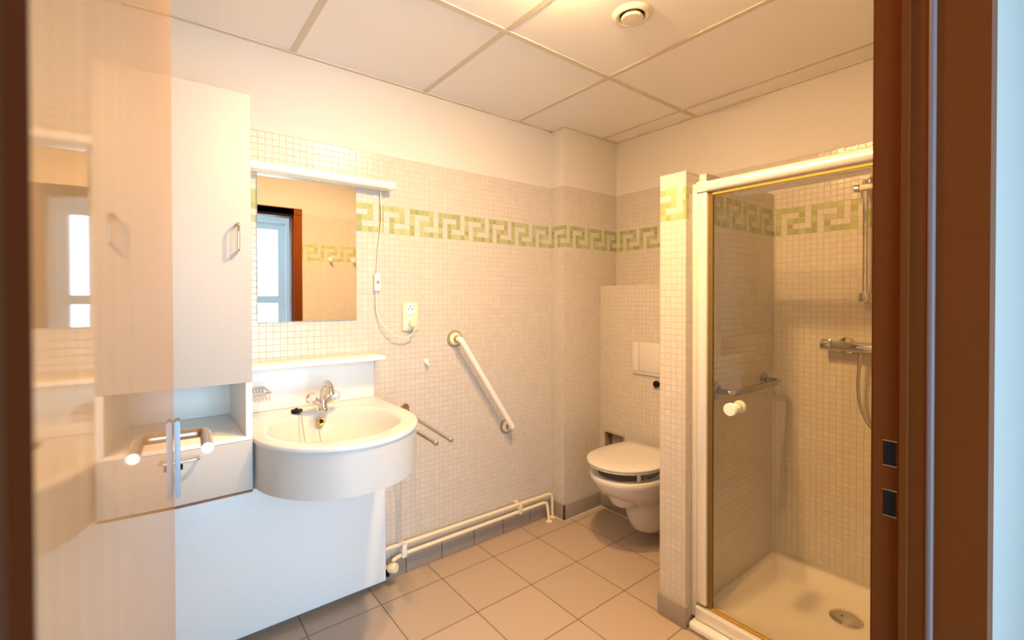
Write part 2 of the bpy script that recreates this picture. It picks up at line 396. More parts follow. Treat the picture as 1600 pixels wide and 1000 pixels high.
tube(bm, [Vector(p) for p in arc([leafpt(LEN-.038, .008, zl), leafpt(LEN-.038, .0455, zl), leafpt(LEN-.148, .0455, zl)], .015, 8)], .0085, 18)
struct('lever_handle', bm, msteel, door)
bm = BM(); lathe(bm, [(.005, 0), (.005, .003), (.004, .004)], leafpt(LEN-.042, .009, 1.046), nv, 16); struct('thumb_turn', bm, darkg, door)

# ------------------------------------------------------------------ hall behind the camera, with its window
HYB, HX0, HX1, HZ = -1.42, -1.3, 2.3, 2.45
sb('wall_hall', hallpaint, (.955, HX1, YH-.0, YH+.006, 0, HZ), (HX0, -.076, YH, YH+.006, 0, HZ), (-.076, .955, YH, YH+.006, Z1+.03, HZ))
sb('floor_hall', hallfl, (HX0-.1, HX1+.1, HYB-.2, YH, -.08, 0))
sb('ceiling_hall', hallwhite, (HX0-.1, HX1+.1, HYB-.2, YH+.006, HZ, HZ+.08))
sb('wall_hall_left', hallwhite, (HX0-.1, HX0, HYB, YH+.006, 0, HZ)); sb('wall_hall_right', hallwhite, (HX1, HX1+.1, HYB, YH+.006, 0, HZ))
WX0, WX1, WZ0, WZ1 = -.55, 1.20, .25, 2.17
sb('wall_hall_window', hallwhite, (HX0, WX0, HYB-.12, HYB, 0, HZ), (WX1, HX1, HYB-.12, HYB, 0, HZ), (WX0, WX1, HYB-.12, HYB, WZ1, HZ), (WX0, WX1, HYB-.12, HYB, 0, WZ0))
bm = BM(); fy0, fy1 = HYB-.10, HYB-.045
for q in ((WX0, WX0+.07, WZ0, WZ1), (WX1-.075, WX1, WZ0, WZ1), (WX0+.07, WX1-.075, WZ1-.075, WZ1), (WX0+.07, WX1-.075, WZ0, WZ0+.07), (WX0+.07, .30, 1.29, 1.37), (.38, WX1-.075, 1.29, 1.37), (.30, .38, WZ0+.07, WZ1-.075)): box(bm, q[0], q[1], fy0, fy1, q[2], q[3])
win = struct('window_1', bm, winfr)
bm = BM(); box(bm, WX0+.05, WX1-.05, HYB-.078, HYB-.072, WZ0+.05, WZ1-.05); struct('pane', bm, wing, win)

# ------------------------------------------------------------------ cabinet
CYF, CXR, CXL = 1.71, .262, -.34
t = .018
cab = thing('bathroom_cabinet', (-.04, CYF+.2, .717), 'tall white bathroom wall cabinet with open niche left of the basin', 'cabinet')
bm = BM()
box(bm, CXR-t, CXR, CYF, D-.002, .8935, 1.0655); box(bm, CXL, CXL+t, CYF, D-.002, .8935, 1.0655)     # niche sides
box(bm, CXL, CXR, CYF+.02, D-.002, 1.066, 1.988, .0015)                                          # upper box
box(bm, CXL, CXR, CYF+.02, D-.002, .717, .880, .0015)                                            # drawer box
box(bm, CXL, CXR, CYF+.001, D-.002, .880, .893, .0012)                                           # niche floor
box(bm, CXL+t, CXR-t, D-.02, D-.004, .8935, 1.0655)                                                # niche back
obj('body', bm, melwhite, cab)
bm = BM(); box(bm, CXL, CXR, CYF+.001, CYF+.018, .710, .7165); obj('bottom_edge', bm, edgeb, cab)
bm = BM(); box(bm, CXL, CXR, CYF, CYF+.019, 1.066, 1.991, .0015); dr = obj('door', bm, melam, cab)
bm = BM(); tube(bm, arc([(.223, CYF, 1.573), (.223, CYF-.030, 1.573), (.223, CYF-.030, 1.486), (.223, CYF, 1.486)], .010), .0042, 12); obj('handle', bm, chrome, dr)
bm = BM(); box(bm, CXL, CXR, CYF, CYF+.019, .718, .879, .0015); dw = obj('drawer', bm, melam, cab)
bm = BM(); tube(bm, arc([(.118, CYF, .857), (.118, CYF-.030, .857), (.018, CYF-.030, .857), (.018, CYF, .857)], .010), .0042, 12); obj('handle', bm, chrome, dw)

# ------------------------------------------------------------------ flat radiator under the basin
rad = thing('flat_radiator', (.25, 2.05, .039), 'flat white radiator panel low on the wall under basin and cabinet', 'radiator')
bm = BM(); box(bm, -.36, .846, 2.040, 2.058, .039, .60, .003, 3); obj('front_panel', bm, radm, rad)
bm = BM(); box(bm, -.35, .836, 2.060, 2.094, .05, .585, .003); obj('back_panel', bm, radm, rad)
bm = BM()
VX, VY, VZ = .878, 2.062, .070
lathe(bm, [(.010, -.03), (.010, .0), (.019, .002), (.022, .010), (.022, .034), (.018, .040)], (VX-.012, VY-.01, VZ+.015), (.55, -.8, .12), 20)
for k in range(20):
    pass
va = obj('valve_head', bm, creamp, rad)
bm = BM(); tube(bm, [(.846, VY, VZ), (VX-.005, VY, VZ)], .009, 12); tube(bm, [(.860, VY-.006, VZ-.022), (.860, VY-.006, VZ+.01)], .010, 12); obj('valve_body', bm, darkg, va)

# ------------------------------------------------------------------ pipes along the wall
pg = 'cream heating pipes along the sink wall'
upz, lpz, py = .153, .117, D-.030
pp = thing('heating_pipe', (1.4, py, .0), 'upper cream heating pipe running along the sink wall above the skirting', 'pipe', pg)
bm = BM(); tube(bm, arc([(.850, py, upz+.009), (1.918, py, upz-.006), (1.918, py-.004, .004)], .035, 8), .0092, 14); obj('tube', bm, creampipe, pp)
bm = BM(); lathe(bm, [(.019, 0), (.019, .004), (.010, .010)], (1.918, py-.004, 0.0005), (0, 0, 1), 18); obj('floor_collar', bm, creampipe, pp)
pq = thing('heating_pipe', (1.4, py-.012, .0), 'lower cream heating pipe that starts at the radiator valve', 'pipe', pg)
bm = BM(); tube(bm, arc([(VX+.012, VY-.004, VZ+.036), (VX+.014, VY-.004, lpz-.006), (.945, py-.010, lpz), (1.865, py-.014, lpz-.003), (1.865, py-.032, .004)], .032, 8), .0092, 14); obj('tube', bm, creampipe, pq)
bm = BM(); lathe(bm, [(.020, 0), (.020, .004), (.010, .010)], (1.865, py-.032, 0.0005), (0, 0, 1), 18); obj('floor_collar', bm, creampipe, pq)
for (x, lab) in ((.945, 'white pipe clamp beside the radiator valve'), (1.655, 'cream pipe clamp near the pillar corner')):
    bm = BM(); box(bm, x-.012, x+.012, py-.026, py-.018, lpz-.014, upz+.014, .003); box(bm, x-.012, x+.012, py+.012, D-.001, lpz-.010, upz+.010); box(bm, x-.012, x+.012, py-.018, py+.013, .130, .140)
    tag(obj('pipe_clamp', bm, whitep if x < 1.2 else creampipe, loc=(x, py, lpz)), lab, 'pipe clamp', 'pipe clamps')

# ------------------------------------------------------------------ basin
bas = thing('wash_basin', (.545, D-.3, .718), 'white bow-fronted wash basin mounted on the tiled wall', 'basin')
ECX, ECY, EA, EB = .545, 1.755, .277, .314
def outer(a, grow=0.0):
    c, s = math.cos(a), math.sin(a)
    if s <= 0: return (ECX+(EA+grow)*c, ECY+(EB+grow)*s)
    # straight sides running back to the wall
    t_ = min(1.0, abs(s)*1.0)
    hy = D-.004-ECY; hx = EA+grow
    k = 1/max(abs(c), abs(s)*hx/hy*1.0) if False else None
    # map by angle onto the rectangle top half
    th_ = math.atan2(s*1.0, c)
    tx, ty = math.cos(th_), math.sin(th_)
    q = min(hx/abs(tx) if abs(tx) > 1e-6 else 1e9, hy/abs(ty) if abs(ty) > 1e-6 else 1e9)
    return (ECX+tx*q, ECY+ty*q)
N = 128
corner = math.atan2(D-.004-ECY, EA)
angs = sorted([2*PI*k/N for k in range(N)]+[corner, PI-corner])
NA = len(angs)
def oring(z, grow=0): return [(*outer(a, grow), z) for a in angs]
def iring(z, s, dx=0, dy=0, ax=.222, ay=.236): return [(.539+dx+ax*s*math.cos(a), 1.752+dy+ay*s*math.sin(a), z) for a in angs]
bm = BM()
rs = [oring(.864, -.010), oring(.866, .0035), oring(.874, .0045), oring(.880, .0025), oring(.8825, -.004), oring(.8825, -.010), iring(.8825, 1.06), iring(.8805, 1.02), iring(.874, 1.0), iring(.862, .975), iring(.835, .93), iring(.800, .83), iring(.772, .64), iring(.760, .40), iring(.756, .12)]
rings(bm, rs, True, False, True); obj('bowl', bm, basinm, bas, sharp=60)
bm = BM(); rs = [oring(.718, -.018), oring(.718, 0), oring(.8655, 0), oring(.8655, -.018)]
R = rings(bm, rs, True, False, False)
for a, b in zip([R[0]], [R[3]]):
    for i in range(NA): bm.faces.new((b[i], b[(i+1) % NA], a[(i+1) % NA], a[i]))
obj('apron', bm, skirtm, bas)
bm = BM(); ov = Vector((.541, 1.951, .842)); on = Vector((0, -.85, .35)).normalized()
lathe(bm, [(.0165, -.004), (.0165, .003), (.0145, .0045), (.009, .0035), (.0085, .001)], ov, on, 24); of = obj('overflow_ring', bm, brass, bas)
bm = BM(); lathe(bm, [(.0082, .0012), (.0082, .0035)], ov, on, 18); obj('overflow_hole', bm, darkg, of)
bm = BM(); lathe(bm, [(.024, 0), (.023, .003), (.017, .002), (.016, -.002)], (.539, 1.752, .7565), (0, 0, 1), 24); obj('drain', bm, chrome, bas)
bm = BM(); box(bm, .264, .815, D-.014, D-.001, .8835, 1.060, .001)
tag(obj('splashback', bm, melwhite, loc=(.54, D-.008, .8835)), 'plain white splashback panel behind the basin tap', 'splashback')
bm = BM(); box(bm, .264, .830, D-.122, D-.001, 1.0615, 1.0815, .006, 3)
tag(obj('shelf', bm, melwhite, loc=(.54, D-.06, 1.0615)), 'narrow white shelf above the basin and below the mirror', 'shelf')

# tap
tap = thing('basin_tap', (.550, 1.958, .8830), 'chrome two-handle basin mixer tap with clear knobs', 'tap')
bm = BM()
lathe(bm, [(.027, 0), (.027, .004), (.022, .008), (.017, .018), (.0155, .05)], (.550, 1.958, .8832), (0, 0, 1), 24)
sp_ = spline([(.550, 1.958, .92), (.551, 1.955, .955), (.553, 1.942, .985), (.556, 1.918, 1.000), (.558, 1.895, .992), (.559, 1.884, .968)], 6)
tube(bm, sp_, [.0155-.0035*min(1, i/(len(sp_)-6)) for i in range(len(sp_))], 18)
tube(bm, [(.559, 1.884, .972), (.559, 1.8835, .960)], .0135, 18)
obj('spout', bm, chrome, tap)
for sgn in (-1, 1):
    bm = BM(); p0 = Vector((.550, 1.955, .905)); d_ = Vector((sgn*.78, -.10, .60)).normalized()
    lathe(bm, [(.010, 0), (.0105, .030), (.014, .036), (.014, .044)], p0, d_, 18); st = obj('valve', bm, chrome, tap)
    bm = BM(); lathe(bm, [(.012, .0445), (.017, .050), (.0215, .060), (.020, .070), (.014, .074)], p0, d_, 8); kb = obj('knob', bm, crystal, st, smooth=False)
    bm = BM(); lathe(bm, [(.009, .0745), (.008, .077)], p0, d_, 16); obj('knob_cap', bm, redm if sgn < 0 else chrome, st)
# plug and chain
plug = thing('basin_plug', (.455, 1.985, .8830), 'black rubber plug on a chain lying on the basin rim', 'plug')
bm = BM(); lathe(bm, [(.018, 0), (.020, .002), (.021, .010), (.019, .013), (.006, .014), (.005, .019)], (.458, 1.985, .8836), (0, 0, 1), 20); obj('stopper', bm, darkg, plug)
bm = BM(); tube(bm, spline([(.458, 1.983, .902), (.466, 1.975, .898), (.467, 1.955, .879), (.463, 1.91, .835), (.456, 1.85, .801), (.448, 1.77, .772), (.47, 1.72, .765), (.50, 1.74, .765), (.505, 1.80, .775), (.515, 1.88, .812), (.523, 1.915, .845), (.530, 1.922, .882)], 6), .0016, 6); obj('chain', bm, steel, plug)

# soap basket
bk = thing('soap_basket', (.305, 2.0, .945), 'chrome wire soap basket beside the cabinet above the basin', 'soap basket')
bx0, bx1, by0, by1, bzt, bzb = .264, .362, 1.955, 2.085, .981, .950
bm = BM(); tube(bm, arc([(bx0, by1, bzt), (bx0, by0, bzt), (bx1, by0, bzt), (bx1, by1, bzt), (bx0, by1, bzt)], .012, 5), .0042, 10); obj('rim', bm, chrome, bk)
for k in range(8):
    x = bx0+.010+k*.0115; bm = BM(); tube(bm, arc([(x, by0, bzt), (x+.004, by0+.006, bzb), (x+.004, by1-.006, bzb), (x, by1, bzt)], .008, 4), .0019, 6); obj('wire', bm, chrome, bk)
bm = BM(); tube(bm, [(bx0+.01, by1-.002, bzt), (bx1-.01, by1-.002, bzt)], .004, 8); tube(bm, [(.312, by1, bzt), (.312, D-.0145, bzt)], .006, 10); obj('bracket', bm, chrome, bk)

# ------------------------------------------------------------------ mirror, tube light, cable, socket
mir = thing('mirror', (.54, D-.005, 1.241), 'frameless rectangular mirror on the mosaic wall above the basin', 'mirror')
bm = BM(); box(bm, .3425, .7385, D-.0065, D-.0015, 1.241, 1.8385); obj('backing', bm, edgem, mir, smooth=False)
bm = BM(); box(bm, .3435, .7375, D-.0075, D-.0066, 1.242, 1.8375); obj('silvered_glass', bm, mirrorm, mir, smooth=False)
tl = thing('tube_light', (.55, D-.03, 1.845), 'unlit white fluorescent tube light fixed above the mirror', 'light fixture')
bm = BM(); box(bm, .266, .885, D-.038, D-.001, 1.838, 1.868, .003); obj('housing', bm, creampipe, tl)
bm = BM(); tube(bm, [(.266, D-.052, 1.859), (.868, D-.052, 1.859)], .0185, 24); obj('diffuser', bm, tubem, tl)
bm = BM(); lathe(bm, [(.0195, 0), (.0205, .004), (.0205, .022), (.016, .032), (.008, .036)], (.868, D-.052, 1.858), (1, 0, 0), 24); box(bm, .872, .896, D-.045, D-.002, 1.842, 1.870, .004); obj('end_cap', bm, whitep, tl)
cb = thing('light_cable', (.85, D-.006, 1.15), 'cream cable with inline switch from tube light down to socket', 'cable')
cy_ = D-.010
pts = [(.850, D-.012, 1.845), (.853, cy_, 1.80), (.856, cy_, 1.714), (.848, cy_, 1.63), (.839, cy_, 1.564), (.832, cy_, 1.45)]
bm = BM(); tube(bm, spline(pts, 6), .0028, 8)
tube(bm, spline([(.829, cy_, 1.375), (.828, cy_-.002, 1.296), (.838, cy_-.008, 1.245), (.856, cy_-.014, 1.212), (.885, cy_-.02, 1.180), (.915, cy_-.024, 1.160), (.955, cy_-.026, 1.150), (.985, cy_-.028, 1.158), (1.003, cy_-.030, 1.175), (1.009, cy_-.030, 1.200)], 6), .0032, 8); obj('cord', bm, creampipe, cb)
bm = BM(); box(bm, .819, .845, cy_-.013, D-.001, 1.372, 1.454, .005, 3); iw = obj('inline_switch', bm, whitep, cb)
bm = BM(); box(bm, .826, .838, cy_-.016, cy_-.0125, 1.405, 1.420, .001); obj('rocker', bm, greyp, iw)
sk = thing('wall_socket', (1.0, D-.01, 1.182), 'cream double wall socket with a plug in its lower half', 'socket')
SX = .9995
bm = BM(); box(bm, .959, 1.040, D-.012, D-.001, 1.181, 1.320, .003, 2)
obj('plate', bm, creamp, sk)
for zc in (1.285, 1.217):
    bm = BM(); lathe(bm, [(.0285, .0), (.0285, .0045), (.0245, .0055), (.0225, .001), (.0005, .001)], (SX, D-.0115, zc), (0, -1, 0), 28, cap=False); so = obj('outlet', bm, whitep, sk)
    if zc > 1.25:
        for dx, dz in ((-.0095, 0), (.0095, 0), (0, .012)):
            bm = BM(); lathe(bm, [(.003, 0.0012), (.003, .0026)], (SX+dx, D-.0115, zc+dz), (0, -1, 0), 10); obj('pin_hole', bm, darkg, so)
bm = BM(); lathe(bm, [(.0195, .001), (.0195, .020), (.018, .030), (.010, .036)], (SX+.004, D-.0115, 1.215), (0, -1, -.05), 24); tube(bm, [(SX+.008, D-.034, 1.205), (SX+.010, D-.041, 1.195)], .006, 10)
tag(obj('mains_plug', bm, creamp, loc=(SX, D-.02, 1.215)), 'cream mains plug pushed into the lower socket outlet', 'plug')

# small wall hook
bm = BM(); lathe(bm, [(.0145, 0), (.0145, .004), (.011, .009), (.006, .012)], (1.088, D-.001, 1.022), (0, -1, 0), 20, 1.0); tube(bm, spline([(1.088, D-.008, 1.018), (1.088, D-.020, 1.006), (1.088, D-.026, 1.012)], 4), .0065, 10)
tag(obj('wall_hook', bm, whitep, loc=(1.088, D-.01, 1.0)), 'small white hook on mosaic below the socket', 'hook')

# ------------------------------------------------------------------ white angled grab bar
gb = thing('grab_bar', (1.42, D-.03, .61), 'white angled grab bar fixed diagonally on the sink wall', 'grab bar')
A_, B_ = Vector((1.253, D, 1.126)), Vector((1.592, D, .611)); so_ = Vector((0, -.062, 0))
dirab = (B_-A_).normalized()
bm = BM(); tube(bm, arc([A_+Vector((0, -.034, 0)), A_+so_*1.0, B_+so_, B_+Vector((0, -.034, 0))], .045, 12), .0150, 20); obj('bar', bm, nylon, gb)
for P in (A_, B_):
    bm = BM(); lathe(bm, [(.044, .001), (.044, .006), (.041, .009), (.035, .009)], P, (0, -1, 0), 32); fl = obj('flange', bm, greyp, gb)
    bm = BM(); lathe(bm, [(.034, .008), (.033, .014), (.027, .019), (.020, .022)], P, (0, -1, 0), 28); obj('flange_cover', bm, creamp, fl)
    bm = BM(); lathe(bm, [(.0185, .020), (.0185, .035), (.0165, .040)], P, (0, -1, 0), 24); obj('collar', bm, greyp, fl)

# ------------------------------------------------------------------ towel rail
tr_ = thing('towel_rail', (.935, D-.01, .78), 'swinging towel rail with two satin metal arms right of the basin', 'towel rail')
bm = BM(); lathe(bm, [(.023, .001), (.023, .006), (.019, .011)], (.972, D, .805), (0, -1, 0), 24); box(bm, .955, .985, D-.03, D-.001, .765, .805, .004); box(bm, .885, .985, D-.034, D-.014, .772, .790, .004); obj('wall_bracket', bm, towelm, tr_)
for a, b in (((.976, D-.02, .781), (.927, 1.587, .778)), ((.893, D-.02, .781), (.862, 1.588, .778))):
    bm = BM(); tube(bm, [a, b], .0085, 16); ar = obj('arm', bm, towelm, tr_)
    bm = BM(); v = (Vector(b)-Vector(a)).normalized(); lathe(bm, [(.0088, -.012), (.0100, -.009), (.0100, .002), (.008, .004)], b, v, 16); obj('end_knob', bm, steel, ar)

# ------------------------------------------------------------------ toilet
TY = 1.545
wc = thing('wall_hung_toilet', (DX, TY, .05), 'white wall-hung toilet with raised closed lid behind the tiled post', 'toilet')
def egg(xf, xb, w, z, n=28, m=8, flare=.16, y=TY):
    xc = min(xf+w*1.15, xb-.02); P = []
    for k in range(n+1):
        a = PI/2+PI*k/n; P.append((xc+(xc-xf)*math.cos(a), y+w*math.sin(a), z))
    bk_ = [(xc+(xb-xc)*t, y-w*(1-flare*t*t), z) for t in [q/m for q in range(1, m+1)]]
    return P+bk_+[(x, 2*y-yy, z) for x, yy, z in bk_[::-1]]
bm = BM()
R_ = [egg(2.12, 2.268, .050, .064), egg(2.075, 2.268, .066, .070), egg(2.038, 2.268, .080, .095), egg(2.016, 2.268, .089, .14), egg(1.998, 2.268, .096, .19), egg(1.980, 2.268, .102, .226), egg(1.940, 2.268, .119, .258), egg(1.890, 2.268, .140, .290), egg(1.838, 2.268, .163, .325), egg(1.785, 2.268, .182, .365), egg(1.762, 2.268, .190, .405), egg(1.757, 2.268, .192, .425), egg(1.762, 2.268, .188, .4305), egg(1.800, 2.15, .150, .4305, flare=.5), egg(1.812, 2.14, .142, .42, flare=.5), egg(1.83, 2.12, .125, .36, flare=.5), egg(1.87, 2.08, .08, .27, flare=.5), egg(1.90, 2.05, .03, .25, flare=.5)]
rings(bm, R_, True, True, True); obj('bowl', bm, ceram, wc, sharp=70)
# seat ring
bm = BM(); so1 = dict(flare=.16)
S = [egg(1.748, 2.215, .192, .4775), egg(1.742, 2.22, .196, .481), egg(1.742, 2.22, .196, .487), egg(1.748, 2.215, .192, .489), egg(1.815, 2.12, .128, .489, flare=.5), egg(1.815, 2.12, .128, .4775, flare=.5)]
R = rings(bm, S, True, False, False); n_ = len(R[0])
for i in range(n_): bm.faces.new((R[5][i], R[5][(i+1) % n_], R[0][(i+1) % n_], R[0][i]))
obj('seat', bm, ceram, wc, sharp=60)
bm = BM(); S = [egg(1.748, 2.215, .192, .4905), egg(1.740, 2.222, .198, .493), egg(1.741, 2.222, .197, .499), egg(1.752, 2.215, .188, .5025), egg(1.85, 2.15, .11, .5045)]
rings(bm, S, True, True, True); obj('lid', bm, ceram, wc, sharp=60)
for (x, y) in ((1.885, TY-.135), (2.02, TY+.165), (2.08, TY-.165)):
    bm = BM(); lathe(bm, [(.011, .4312), (.011, .477)], (x, y, 0), (0, 0, 1), 14); obj('seat_buffer', bm, creamp, wc)
for s in (-1, 1):
    bm = BM(); lathe(bm, [(.018, .4312), (.018, .4765)], (2.20, TY+s*.075, 0), (0, 0, 1), 16); tube(bm, [(2.227, TY+s*.075-.03, .488), (2.227, TY+s*.075+.03, .488)], .010, 12); obj('hinge', bm, chrome, wc)

# flush plate, black knob, inspection hatch
fp = thing('flush_plate', (DX, 1.60, .89), 'white flush plate on the duct above the toilet', 'flush plate')
Y1, Y0 = 1.737, 1.487
bm = BM(); box(bm, DX-.012, DX-.001, Y0, Y1, .888, 1.082, .004, 3); obj('frame', bm, ceram, fp)
bm = BM(); box(bm, DX-.017, DX-.011, Y1-.048, Y1-.004, .908, 1.078, .002); obj('small_button', bm, ceram, fp)
bm = BM(); box(bm, DX-.017, DX-.011, Y0+.004, Y1-.051, .908, 1.078, .002); obj('large_button', bm, ceram, fp)
bm = BM(); lathe(bm, [(.017, .001), (.019, .008), (.019, .018), (.014, .024)], (DX, 1.570, .846), (-1, 0, 0), 20)
tag(obj('wall_stop', bm, darkg, loc=(DX, 1.57, .846)), 'small black rubber stop below the flush plate', 'knob')
ht = thing('inspection_hatch', (DX, 1.885, .30), 'small metal framed inspection hatch low beside the toilet', 'hatch')
bm = BM(); w = .010
for q in ((HY0, HY0+w, HZ0, HZ1), (HY1-w, HY1, HZ0, HZ1), (HY0+w, HY1-w, HZ0, HZ0+w), (HY0+w, HY1-w, HZ1-w, HZ1)): box(bm, DX-.004, DX+.03, q[0]+.0005, q[1]-.0005, q[2]+.0005, q[3]-.0005)
obj('frame', bm, hatchf, ht)
bm = BM(); box(bm, DX+.035, DX+.040, HY0+.03, HY1-.035, HZ0+.012, HZ1-.022); obj('cover', bm, hatchm, ht)
bm = BM(); box(bm, DX+.070, DX+.078, HY0+.001, HY1-.001, HZ0+.001, HZ1-.001); obj('back_plate', bm, darkg, ht)

# ------------------------------------------------------------------ shower tray
tray = thing('shower_tray', (2.06, .62, 0), 'cream shower tray with raised rim and low front curb', 'shower tray')
tx0, tx1, ty0, ty1 = 1.772, XB-.002, YR+.012, 1.004
def rr(x0, x1, y0, y1, z, r, n=6):
    P = []
    for cx, cy, a0 in ((x1-r, y1-r, 0), (x0+r, y1-r, PI/2), (x0+r, y0+r, PI), (x1-r, y0+r, 1.5*PI)):
        for k in range(n+1):
            a = a0+PI/2*k/n; P.append((cx+r*math.cos(a), cy+r*math.sin(a), z))
    return P
bm = BM()
S = [rr(tx0, tx1, ty0, ty1, .001, .004), rr(tx0, tx1, ty0, ty1, .074, .004), rr(tx0+.002, tx1-.002, ty0+.002, ty1-.002, .077, .005), rr(tx0+.030, tx1-.030, ty0+.030, ty1-.030, .077, .02), rr(tx0+.036, tx1-.036, ty0+.036, ty1-.036, .072, .025), rr(tx0+.075, tx1-.085, ty0+.07, ty1-.075, .030, .05), rr(tx0+.085, tx1-.095, ty0+.08, ty1-.085, .026, .05), rr(tx0+.3, tx1-.24, ty0+.3, ty1-.36, .020, .02)]
rings(bm, S, True, True, True); obj('basin', bm, trayw, tray, sharp=50)
bm = BM(); box(bm, 1.690, 1.7715, ty0, 1.026, .001, .034, .012, 4); obj('front_curb', bm, trayw, tray)
bm = BM(); lathe(bm, [(.060, .0), (.060, .004), (.054, .009), (.035, .014), (.001, .016)], (2.222, .634, .0215), (0, 0, 1), 36); dn = obj('drain_cover', bm, chrome, tray)
bm = BM(); lathe(bm, [(.0035, 0), (.003, .0015)], (2.205, .645, .0365), (0, 0, 1), 10); obj('drain_screw', bm, darkg, dn)
sb('trim_5', silic, (XB-.006, XB-.0005, .9985, 1.006, .078, .86), (1.80, XB, 1.0005, 1.006, .0775, .083), (XB-.006, XB-.0005, YR+.01, 1.0, .0775, .083))

# ------------------------------------------------------------------ shower enclosure
en = thing('shower_enclosure', (1.75, .62, .034), 'framed glass shower door with white top rail and round knob', 'shower door')
ye = YR+.012
bm = BM(); box(bm, 1.735, 1.765, 1.015, 1.036, .036, 1.797, .002); obj('wall_profile', bm, alum, en)
bm = BM(); box(bm, 1.730, 1.768, .971, 1.0145, .100, 1.758, .006, 3); obj('side_post', bm, alum, en)
bm = BM()
prof = [(1.728, 1.762), (1.724, 1.775), (1.728, 1.792), (1.740, 1.802), (1.768, 1.802), (1.768, 1.759), (1.735, 1.759)]
rings(bm, [[(x, y, z) for x, z in prof] for y in (.970, ye)], True, True, True); obj('top_rail', bm, alum, en, sharp=60)
bm = BM(); box(bm, 1.727, 1.770, .9702, 1.0147, 1.7595, 1.803, .003); obj('corner_cap', bm, alum, en)
bm = BM(); box(bm, 1.722, 1.768, ye, 1.0147, .036, .088, .006, 3); obj('bottom_rail', bm, alum, en)
bm = BM()
box(bm, 1.741, 1.755, ye, .9525, .092, .0985); obj('gold_seal', bm, brass, en)
bm = BM(); box(bm, 1.741, 1.755, ye, .9525, 1.7440, 1.752); obj('gold_seal', bm, brass, en)
bm = BM(); box(bm, 1.743, 1.755, .9525, .9565, .092, 1.752); box(bm, 1.7455, 1.757, .9570, .9705, .089, 1.757); obj('glass_edge_profile', bm, olive, en)
bm = BM(); box(bm, 1.746, 1.7515, ye, .9525, .0985, 1.744); gl_ = obj('glass_panel', bm, tintg, en, smooth=False)
bm = BM(); KY, KZ = .862, .916
lathe(bm, [(.0, -.001), (.0215, -.001), (.024, .002), (.024, .007), (.021, .009), (.021, .011), (.024, .0125), (.024, .016), (.019, .018), (.018, .040), (.019, .0458)], (1.700, KY, KZ), (1, 0, 0), 32)
lathe(bm, [(.019, 0), (.018, .020), (.022, .022), (.024, .026), (.024, .034), (.020, .036)], (1.7517, KY, KZ), (1, 0, 0), 32); obj('knob', bm, whitep, gl_)
rod = thing('shower_rod', (1.80, .6, 1.735), 'white rod with end cap behind the shower glass top', 'rod')
bm = BM(); tube(bm, [(1.800, .872, 1.742), (1.800, ye, 1.742)], .011, 16); obj('tube', bm, whitep, rod)
bm = BM(); lathe(bm, [(.011, 0), (.0145, .002), (.0145, .014), (.010, .017)], (1.800, .870, 1.742), (0, 1, 0), 16); box(bm, 1.7685, 1.802, .874, .884, 1.738, 1.765); obj('end_cap', bm, whitep, rod)

# chrome grab bar in the shower
sg = thing('shower_grab_bar', (2.09, 1.0, .945), 'chrome ribbed grab bar on the shower side wall', 'grab bar')
ya = 1.0055
bm = BM(); tube(bm, arc([(1.870, ya-.004, .944), (1.870, ya-.078, .944), (2.318, ya-.078, .944), (2.318, ya-.004, .944)], .045, 10), .0125, 18); obj('bar', bm, gsteel, sg)
bm = BM(); k = 0
for k in range(26): lathe(bm, [(.0126, 0), (.0137, .002), (.0137, .005), (.0126, .007)], (1.965+k*.0115, ya-.078, .944), (1, 0, 0), 18, cap=False)
obj('grip_ribs', bm, gsteel, sg)
for x in (1.870, 2.318):
    bm = BM(); lathe(bm, [(.034, .001), (.034, .005), (.028, .009), (.0135, .010)], (x, ya, .944), (0, -1, 0), 28); obj('flange', bm, gsteel, sg)

# thermostatic mixer, riser, hose
mx_ = thing('shower_mixer', (XB-.06, .67, 1.10), 'horizontal chrome thermostatic shower mixer on the back wall', 'mixer')
bm = BM(); lathe(bm, [(.0185, 0), (.021, .004), (.021, .150), (.021, .225), (.0185, .229)], (XB-.062, .733, 1.125), (0, -1, 0), 28); obj('body', bm, chrome, mx_)
bm = BM(); lathe(bm, [(.019, 0), (.0225, .003), (.0225, .040), (.0195, .043)], (XB-.062, .777, 1.125), (0, -1, 0), 20); kn = obj('temperature_knob', bm, chrome, mx_)
bm = BM(); box(bm, XB-.067, XB-.057, .737, .774, 1.1455, 1.152, .002); obj('button', bm, chrome, kn)
bm = BM(); lathe(bm, [(.019, 0), (.0225, .003), (.0225, .038), (.0195, .041)], (XB-.062, .503, 1.125), (0, -1, 0), 20); obj('flow_knob', bm, chrome, mx_)
for y in (.695, .545):
    bm = BM(); lathe(bm, [(.036, .001), (.036, .006), (.030, .012), (.016, .014), (.016, .048)], (XB, y, 1.125), (-1, 0, 0), 28); obj('wall_rosette', bm, chrome, mx_)
rs_ = thing('shower_riser', (XB-.05, .617, 1.32), 'vertical chrome shower riser rail with slider and white head', 'shower rail')
RY = .616
bm = BM(); tube(bm, [(XB-.052, RY, 1.325), (XB-.052, RY, 1.905)], .0105, 18); obj('rail', bm, chrome, rs_)
for z in (1.338, 1.885):
    bm = BM(); lathe(bm, [(.021, -.018), (.023, -.014), (.023, .016), (.020, .020)], (XB-.052, RY, z), (0, 0, 1), 20)
    lathe(bm, [(.024, .001), (.022, .010), (.013, .014), (.012, .050)], (XB, RY-.003, z), (-1, 0, 0), 20); obj('wall_bracket', bm, chrome, rs_)
bm = BM(); box(bm, XB-.078, XB-.034, RY-.036, RY+.018, 1.790, 1.815, .006, 3); sl = obj('slider', bm, creamp, rs_)
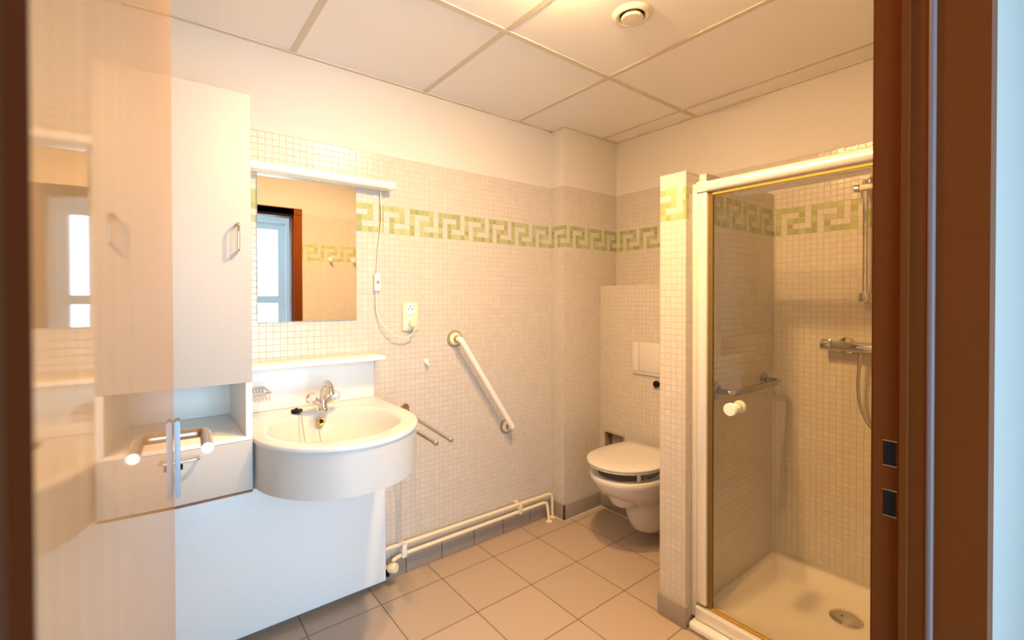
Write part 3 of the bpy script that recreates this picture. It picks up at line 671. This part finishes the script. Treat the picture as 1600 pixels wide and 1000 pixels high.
bm = BM(); lathe(bm, [(.014, 0), (.017, .003), (.017, .018), (.013, .022)], (XB-.056, RY+.020, 1.803), (0, 1, 0), 16); obj('slider_knob', bm, chrome, sl)
bm = BM(); lathe(bm, [(.010, -.055), (.014, -.02), (.030, .0), (.034, .012), (.030, .022), (.002, .024)], (XB-.105, RY-.014, 1.858), (-.85, .1, -.25), 24); obj('shower_head', bm, whitep, rs_)
bm = BM(); tube(bm, spline([(XB-.062, .627, 1.102), (XB-.062, .632, 1.05), (XB-.062, .637, .96), (XB-.060, .627, .87), (XB-.058, .589, .79), (XB-.056, .52, .755), (XB-.056, .45, .80), (XB-.058, .41, 1.0), (XB-.060, .42, 1.3), (XB-.062, .50, 1.6), (XB-.090, .575, 1.80)], 8), .0068, 12)
tag(obj('shower_hose', bm, steel, loc=(XB-.06, .6, .75)), 'flexible metal shower hose hanging from the mixer', 'hose')

# ------------------------------------------------------------------ ceiling: air valve and lamp
av = thing('air_valve', (1.372, 1.058, H), 'round cream ventilation valve in the suspended ceiling', 'vent')
bm = BM(); lathe(bm, [(.072, .0005), (.072, .004), (.066, .010), (.056, .013), (.047, .010), (.044, .001), (.040, -.0)], (1.372, 1.058, H), (0, 0, -1), 40, cap=False); obj('ring', bm, creampipe, av)
bm = BM(); lathe(bm, [(.030, .001), (.038, .010), (.040, .016), (.037, .021), (.001, .023)], (1.372, 1.058, H), (0, 0, -1), 36); obj('disc', bm, creampipe, av)
bm = BM(); lathe(bm, [(.044, .0004), (.044, .0008)], (1.372, 1.058, H), (0, 0, -1), 36); obj('throat', bm, darkg, av)
for (lx, ly, lr, ls), lab in zip(LAMPS, ('small round ceiling spot nearer the cabinet and basin', 'larger round ceiling spot nearer the shower')):
    lp = thing('ceiling_spot', (lx, ly, H), lab, 'ceiling light', 'lit ceiling spots by the door')
    bm = BM(); lathe(bm, [(lr+.016, .0005), (lr+.014, .014), (lr+.005, .016), (lr+.002, .008)], (lx, ly, H), (0, 0, -1), 32); obj('housing', bm, whitep, lp)
    bm = BM(); lathe(bm, [(lr, .009), (lr, .013), (lr*.7, .0155), (.002, .016)] if lr < .04 else [(lr, .009), (lr, .0165), (lr*.9, .024), (lr*.65, .031), (lr*.3, .034), (.002, .035)], (lx, ly, H), (0, 0, -1), 32); obj('bulb', bm, emis('lit_bulb', (1, .595, .25), ls), lp)

# two hooks on the door wall (seen in the mirror)
for x, lab in ((1.18, 'white hook on the door wall nearer the door'), (1.37, 'white hook on the door wall further from the door')):
    bm = BM(); lathe(bm, [(.020, 0), (.020, .005), (.014, .010)], (x, YR+.001, 1.665), (0, 1, 0), 20); tube(bm, spline([(x, YR+.008, 1.66), (x, YR+.03, 1.645), (x, YR+.038, 1.655)], 4), .009, 10)
    tag(obj('coat_hook', bm, whitep, loc=(x, YR+.01, 1.65)), lab, 'hook', 'coat hooks on the door wall')
